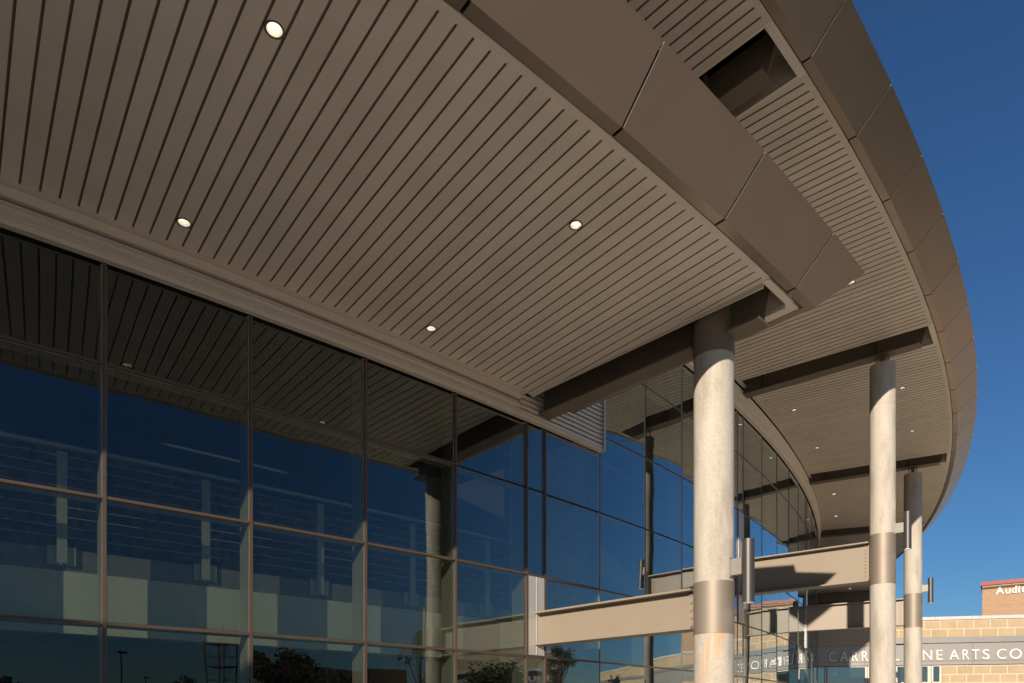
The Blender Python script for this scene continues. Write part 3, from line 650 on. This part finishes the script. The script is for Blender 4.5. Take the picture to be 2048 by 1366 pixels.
# ------------------------------------------------------------------ letters
def letter(ch, base, ex, nz, h, w, depth, mat, parent, bold=False):
    cu = bpy.data.curves.new("t", 'FONT'); cu.body = ch; cu.size = 1.0; cu.extrude = 0.02; cu.resolution_u = 6
    if bold: cu.offset = 0.02
    tmp = bpy.data.objects.new("t", cu); COL.objects.link(tmp)
    dg = bpy.context.evaluated_depsgraph_get(); me = bpy.data.meshes.new_from_object(tmp.evaluated_get(dg)); bpy.data.objects.remove(tmp)
    xs = [v.co.x for v in me.vertices]; ys = [v.co.y for v in me.vertices]; x0, x1 = min(xs), max(xs)
    y0, y1 = (0.0, 0.72) if ch.islower() or bold else (min(ys), max(ys))
    sx = w / max(x1 - x0, 1e-3) if w else h / (y1 - y0); sy = h / (y1 - y0)
    b = Vector(base); ex = Vector(ex); nz = Vector(nz)
    for v in me.vertices:
        q = b + ex * ((v.co.x - x0) * sx) + Vector((0, 0, (v.co.y - y0) * sy)) + nz * ((v.co.z / .04 + .5) * depth)
        v.co = q
    me.materials.clear(); me.materials.append(MAT[mat])
    o = bpy.data.objects.new("letter", me); COL.objects.link(o); o.parent = parent; o.location = -world_loc(parent)
    return (x1 - x0) * sx

# ------------------------------------------------------------------ sign building
E_ = Vector((.98, -.199, 0)).normalized(); NF = Vector((E_.y, -E_.x, 0))     # facing the camera
KF = 1.150; F0 = Vector((15.0, 33.3, 0))
def fs(u):   # distance along the facade seen at column u
    k = (u - 1024) / 1365.0; return (k * F0.y - F0.x) / (E_.x - k * E_.y)
def fp(s, H, out=0.0): v = F0 + E_ * s + NF * out; v.z = H * KF + EYE; return v
sb = thing("sign_building", F0 + E_ * 6, "low limestone wing with a metal sign band reading CARROLL FINE ARTS COMPLEX", "building")
def fbox(name, s0, s1, h0, h1, o0, o1, mat, parent=sb):
    return MB().box(fp(s0, h0, o0), E_ * (s1 - s0), NF * (o1 - o0), (0, 0, (h1 - h0) * KF)).obj(name, mat, parent)
S_END = 46.0
fbox("wall_core", -.4, S_END, -1.6, 3.90, -.6, -.05, "mortar")
fbox("mortar_bed", 2.9, S_END, 3.19, 3.893, -.05, -.005, "mortar"); fbox("mortar_bed", fs(1884) + .01, S_END, -1.6, 2.03, -.05, -.005, "mortar")
fbox("roof_deck", -.4, S_END, 3.80, 3.86, -14, -.62, "roof_top")
fbox("coping", 2.9, S_END, 3.90, 4.03, -.5, .06, "coping_metal")
for k in range(24):
    s = 3.2 + 1.9 * k; fbox("coping_joint", s, s + .014, 3.905, 4.032, .058, .063, "metal_grey")
fbox("bulkhead_panel", -.3, 2.85, 2.90, 4.2, -.04, .10, "stucco")
# stone courses
BW, BH = 0.612 * 1.150, 0.350
nb = 0
def course(h0, h1, s0, s1, shift):
    global nb
    s = s0 - shift
    while s < s1:
        x0 = max(s, s0); x1 = min(s + BW - .034, s1)
        if x1 - x0 > .05:
            o = fbox("stone_block", x0, x1, h0, h1 - .030, -.045, random.uniform(-.002, .003), "limestone"); nb += 1
        s += BW
S_SHOW = 15.5
course(3.545, 3.895, 2.9, S_SHOW, .35); course(3.195, 3.545, 2.9, S_SHOW, .05)
h = 2.03; k = 0
sw = fs(1884)
while h > -1.5:
    course(max(h - BH, -1.6), h, sw, S_SHOW, .35 if k % 2 else .05); h -= BH; k += 1
fbox("far_stone_wall", S_SHOW + .01, S_END, -1.6, 3.895, -.045, 0, "limestone")
fbox("cornice_moulding", 2.9, S_END, 2.95, 3.10, -.04, .12, "metal_grey"); fbox("cornice_moulding", 2.9, S_END, 3.10, 3.18, -.04, .06, "metal_grey")
s = -.3; 
while s < 30:
    w = 2.03 * KF
    fbox("sign_panel", s, s + w - .012, 2.215, 2.94 if s > 2.5 else 2.895, -.04, .04, "sign_panel"); fbox("sign_panel_base", s, s + w - .012, 2.06, 2.205, -.04, .04, "sign_panel")
    s += w
fbox("panel_backing", -.3, 30, 2.05, 2.9, -.045, .02, "black_gap")
LET = [("C", 1656, 1671), ("A", 1678.5, 1695), ("R", 1703, 1715), ("R", 1722.5, 1735), ("O", 1742, 1763), ("L", 1771, 1780), ("L", 1788, 1797), ("F", 1813, 1823), ("I", 1830, 1832.5), ("N", 1844, 1862.5), ("E", 1871.5, 1883.5), ("A", 1897, 1916.5), ("R", 1923.5, 1937), ("T", 1941.5, 1957), ("S", 1963, 1977), ("C", 1992, 2010.5), ("O", 2017, 2041.5), ("M", 2048, 2073), ("P", 2082, 2096), ("L", 2104, 2115), ("E", 2123, 2136), ("X", 2143, 2162)]
for ch, u0, u1 in LET:
    s0, s1 = fs(u0), fs(u1); letter(ch, fp(s0, 2.26, .055), E_, NF, .405 * KF, s1 - s0, .045, "letter_white", sb)
# windows under the sign band
def fwin(s0, s1, h0, h1):
    w = fbox("window", s0, s1, h0, h1, .0, .015, "window_glass")
    for q in (s0, s1):
        m = fbox("window_frame", q - .035, q + .035, h0, h1, -.02, .06, "frame_white", w)
    fbox("window_frame", s0, s1, h0 - .07, h0, -.02, .07, "frame_white", w); fbox("window_frame", s0, s1, h1, h1 + .03, -.02, .06, "frame_white", w)
WU = [(1627, 1652), (1653, 1733), (1734, 1790), (1791, 1858), (1862, 1881.5)]
for u0, u1 in WU: fwin(fs(u0) + .04, fs(u1) - .04, 1.36, 2.0)
fbox("room_behind", -.3, sw, -1.6, 2.03, -3.0, -2.9, "dark_interior"); 
fbox("spandrel_wall", -.3, sw, -1.6, 1.29, -.04, .0, "stucco")

# ------------------------------------------------------------------ auditorium block behind
AD = Vector((.81, -.586, 0)).normalized(); AN = Vector((AD.y, -AD.x, 0)); A0 = Vector(((1964.5 - 1024) / 1365 * 50, 50, 0))
au = thing("brick_auditorium", A0 + AD * 10 + Vector((0, 0, 0)), "tall tan brick block with red coping and white Auditorium lettering", "building")
ztop = 265.5 / 1365 * 50 + EYE
uvquad_wall("brick_wall", A0, A0 + AD * 26, 0, ztop - .55, "brick", au, 18)
MB().box(A0 - AD * .02 + AN * .02 + Vector((0, 0, ztop - .545)), AD * 26.04, -AN * 18.04, (0, 0, .16)).obj("brick_band", "bark", au)
uvquad_wall("parapet", A0, A0 + AD * 26, ztop - .38, ztop - .26, "brick", au, 18)
MB().box(A0 - AD * .1 + AN * .1 + Vector((0, 0, ztop - .26)), AD * 26.2, -AN * 18.2, (0, 0, .26)).obj("coping", "coping_red", au)
x = .80
for ch in "Auditorium":
    w = letter(ch, A0 + AD * x + AN * .03 + Vector((0, 0, ztop - .98)), AD, AN, .50, None, .06, "letter_white", au, True)
    x += w + .07

# ------------------------------------------------------------------ gymnasium wing, seen only mirrored in the glass
gy = thing("gymnasium_wing", (66, 12, 0), "tan stone gymnasium wing seen mirrored in the glass below the sunlit tie beam", "building")
def gbox(name, y0, y1, z0, z1, x0, x1, mat): return MB().box((x0, y0, z0), (x1 - x0, 0, 0), (0, y1 - y0, 0), (0, 0, z1 - z0)).obj(name, mat, gy)
gbox("stone_wall", -6, 17.5, 0, 9.0, 66, 78, "limestone")
gbox("sign_band", -4, 16.5, 5.0, 6.6, 65.4, 65.99, "sign_panel")
gbox("canopy_roof", -4.5, 17.0, 6.6, 6.95, 64.6, 66, "coping_metal")
gbox("glazing", -3, 15.5, .2, 4.9, 65.9, 65.995, "window_glass")
for k in range(9): gbox("glazing_bar", -3 + 2.3 * k, -2.9 + 2.3 * k, .2, 4.9, 65.8, 65.89, "frame_white")
gbox("coping", -6.1, 17.6, 9.0, 9.25, 65.9, 78.1, "coping_metal")
y = 16.0
for ch in "GYMNASIUM":
    w = letter(ch, (65.38, y, 5.35), (0, -1, 0), (-1, 0, 0), .62, None, .08, "letter_white", gy); y -= w + .11

# ------------------------------------------------------------------ things mirrored in the glass: trees, poles, stair tower, brick hall
def reflect_pos(u, dist):
    a = ang_at(u, RW); k = max(i for i in range(len(MU) - 1) if MU[i] <= a); am_ = (MU[k] + MU[k + 1]) / 2
    P0 = pt(RW, a); d = Vector(((u - 1024) / 1365.0, 1, 0)).normalized(); n = nv(am_); r = d - 2 * d.dot(n) * n
    q = P0 + r * dist; L = P0.length + dist
    return q, L, d.y
def tree(u, vtop, dist, wpx, label, n=2600, sparse=False):
    q, L, dy = reflect_pos(u, dist); Ht = (1430 - vtop) / 1365.0 * L * dy + EYE; rad = wpx / 2 / 1365.0 * L * dy
    root = thing("tree", (q.x, q.y, 0), label, "tree", "trees across the car park, mirrored in the glass")
    tr = MB(); tr.cyl((q.x, q.y, 0), (q.x, q.y, Ht * .45), .22, .13, 10)
    cz = Ht - rad * .95 if Ht > rad * 2 else Ht * .58; rz = Ht - cz
    cl = []
    for i in range(26 if not sparse else 16):
        th = random.uniform(0, 6.283); ph = math.acos(random.uniform(-.6, 1)); rr = random.uniform(.35, .86)
        cl.append((Vector((q.x + rad * rr * math.sin(ph) * math.cos(th), q.y + rad * rr * math.sin(ph) * math.sin(th), cz + rz * rr * math.cos(ph))), random.uniform(.22, .42) * rad))
    for c, r in cl[:9]: tr.cyl((q.x, q.y, Ht * random.uniform(.28, .44)), c, .08, .025, 6)
    o = tr.obj("trunk", "bark", root); autosmooth(o)
    lv = MB()
    for i in range(n):
        c, r = random.choice(cl); d = Vector((random.gauss(0, 1), random.gauss(0, 1), random.gauss(0, 1))).normalized() * r * random.uniform(.35, 1.05)
        p = c + d; s_ = random.uniform(.07, .16) * (1.0 if not sparse else .8) * (rad / 2.5 + .4)
        u1 = Vector((random.gauss(0, 1), random.gauss(0, 1), random.gauss(0, .6))).normalized(); u2 = u1.orthogonal().normalized()
        lv.add([p - u1 * s_, p + u2 * s_ * .6, p + u1 * s_, p - u2 * s_ * .6], [(0, 1, 2, 3)])
    lv.obj("crown", "leaf", root)
tree(572, 1283, 48, 150, "dark rounded tree mirrored in the glass beside the stair tower", 4200)
tree(15, 1340, 46, 75, "dark tree mirrored at the outer end of the glass wall", 1500)
tree(372, 1352, 60, 70, "low dark tree mirrored between light pole and stair tower", 1500)
tree(705, 1338, 50, 85, "small spiky tree mirrored below the third mullion", 1500, True)
tree(845, 1240, 42, 110, "airy tall tree mirrored beside the column's reflection", 2000, True)
tree(985, 1300, 60, 150, "broad tree mirrored beside the pale infill panel", 3000)
tree(1120, 1285, 52, 75, "leafy tree mirrored under the tie beam", 2200)
def pole(u, vtop, dist, label):
    q, L, dy = reflect_pos(u, dist); Ht = (1430 - vtop) / 1365.0 * L * dy + EYE
    root = thing("light_pole", (q.x, q.y, 0), label, "light pole", "car park light poles mirrored in the glass")
    MB().cyl((q.x, q.y, 0), (q.x, q.y, Ht - .1), .10, .07, 12).obj("pole", "pole_dark", root)
    MB().box((q.x - .55, q.y - .25, Ht - .12), (1.1, 0, 0), (0, .5, 0), (0, 0, .18)).obj("lamp_head", "pole_dark", root)
    MB().cyl((q.x, q.y, 0), (q.x, q.y, .6), .3, .3, 16).obj("base", "bracket_grey", root)
pole(242, 1303, 62, "tall car park light pole mirrored beside a mullion near the shade"); pole(294, 1352, 95, "distant light pole mirrored low in the second glass bay")
q, L, dy = reflect_pos(443, 66); Ht = (1430 - 1262) / 1365 * L * dy + EYE
tw = thing("stair_tower", (q.x, q.y, 0), "open steel stair tower mirrored in the glass beside the big tree", "tower")
for sx in (-1.1, 1.1):
    for sy in (-1.1, 1.1): MB().box((q.x + sx - .06, q.y + sy - .06, 0), (.12, 0, 0), (0, .12, 0), (0, 0, Ht)).obj("post", "pole_dark", tw)
for k in range(1, 5):
    z = Ht * k / 4.6
    MB().box((q.x - 1.2, q.y - 1.2, z), (2.4, 0, 0), (0, 2.4, 0), (0, 0, .12)).obj("landing", "pole_dark", tw)
    for sx, sy, ex, ey in ((-1.1, -1.1, 2.2, 0), (-1.1, 1.1, 2.2, 0), (-1.1, -1.1, 0, 2.2), (1.1, -1.1, 0, 2.2)):
        MB().box((q.x + sx - .02, q.y + sy - .02, z + 1.0), (ex + .04, 0, 0), (0, ey + .04, 0), (0, 0, .05)).obj("guard_bar", "pole_dark", tw)
    fl = MB()
    for j in range(9): fl.box((q.x - .9 + .2 * j, q.y - .4 + (.6 if k % 2 else 0), z - Ht / 4.6 * (1 - j / 9)), (.22, 0, 0), (0, .6, 0), (0, 0, .04))
    fl.obj("stair_flight", "pole_dark", tw)
q, L, dy = reflect_pos(765, 75)
hl = thing("brick_hall", (q.x, q.y, 0), "low brown brick hall mirrored behind the trees", "building")
ax = Vector((-.5, -.85, 0)).normalized()
uvquad_wall("brick_wall", Vector((q.x, q.y, 0)) - ax * 3, Vector((q.x, q.y, 0)) + ax * 14, 0, (1430 - 1338) / 1365 * L * dy + EYE, "brick", hl, 8)
print("stone blocks", nb, "planks", len(low.planks), len(upc.planks))

nw = thing("added_shade_wing", (-24, -16, 0), "added unseen brick wing that shades the plaza by the glass wall", "building")  # out of view, added to cast shade on the ground by the first bays
uvquad_wall("brick_wall", (-46, -8.5, 0), (-11.0, -8.5, 0), 0, 8.0, "brick", nw, -14)
MB().box((-46.2, -22.7, 8.0), (35.4, 0, 0), (0, 14.4, 0), (0, 0, .25)).obj("coping", "coping_metal", nw)
for k in range(8):
    w = MB().box((-44 + 4.2 * k, -8.49, 1.0), (2.4, 0, 0), (0, .03, 0), (0, 0, 1.9)).obj("window", "window_glass", nw)
    MB().box((-44.08 + 4.2 * k, -8.48, .92), (2.56, 0, 0), (0, .06, 0), (0, 0, .08)).obj("sill", "frame_white", w)
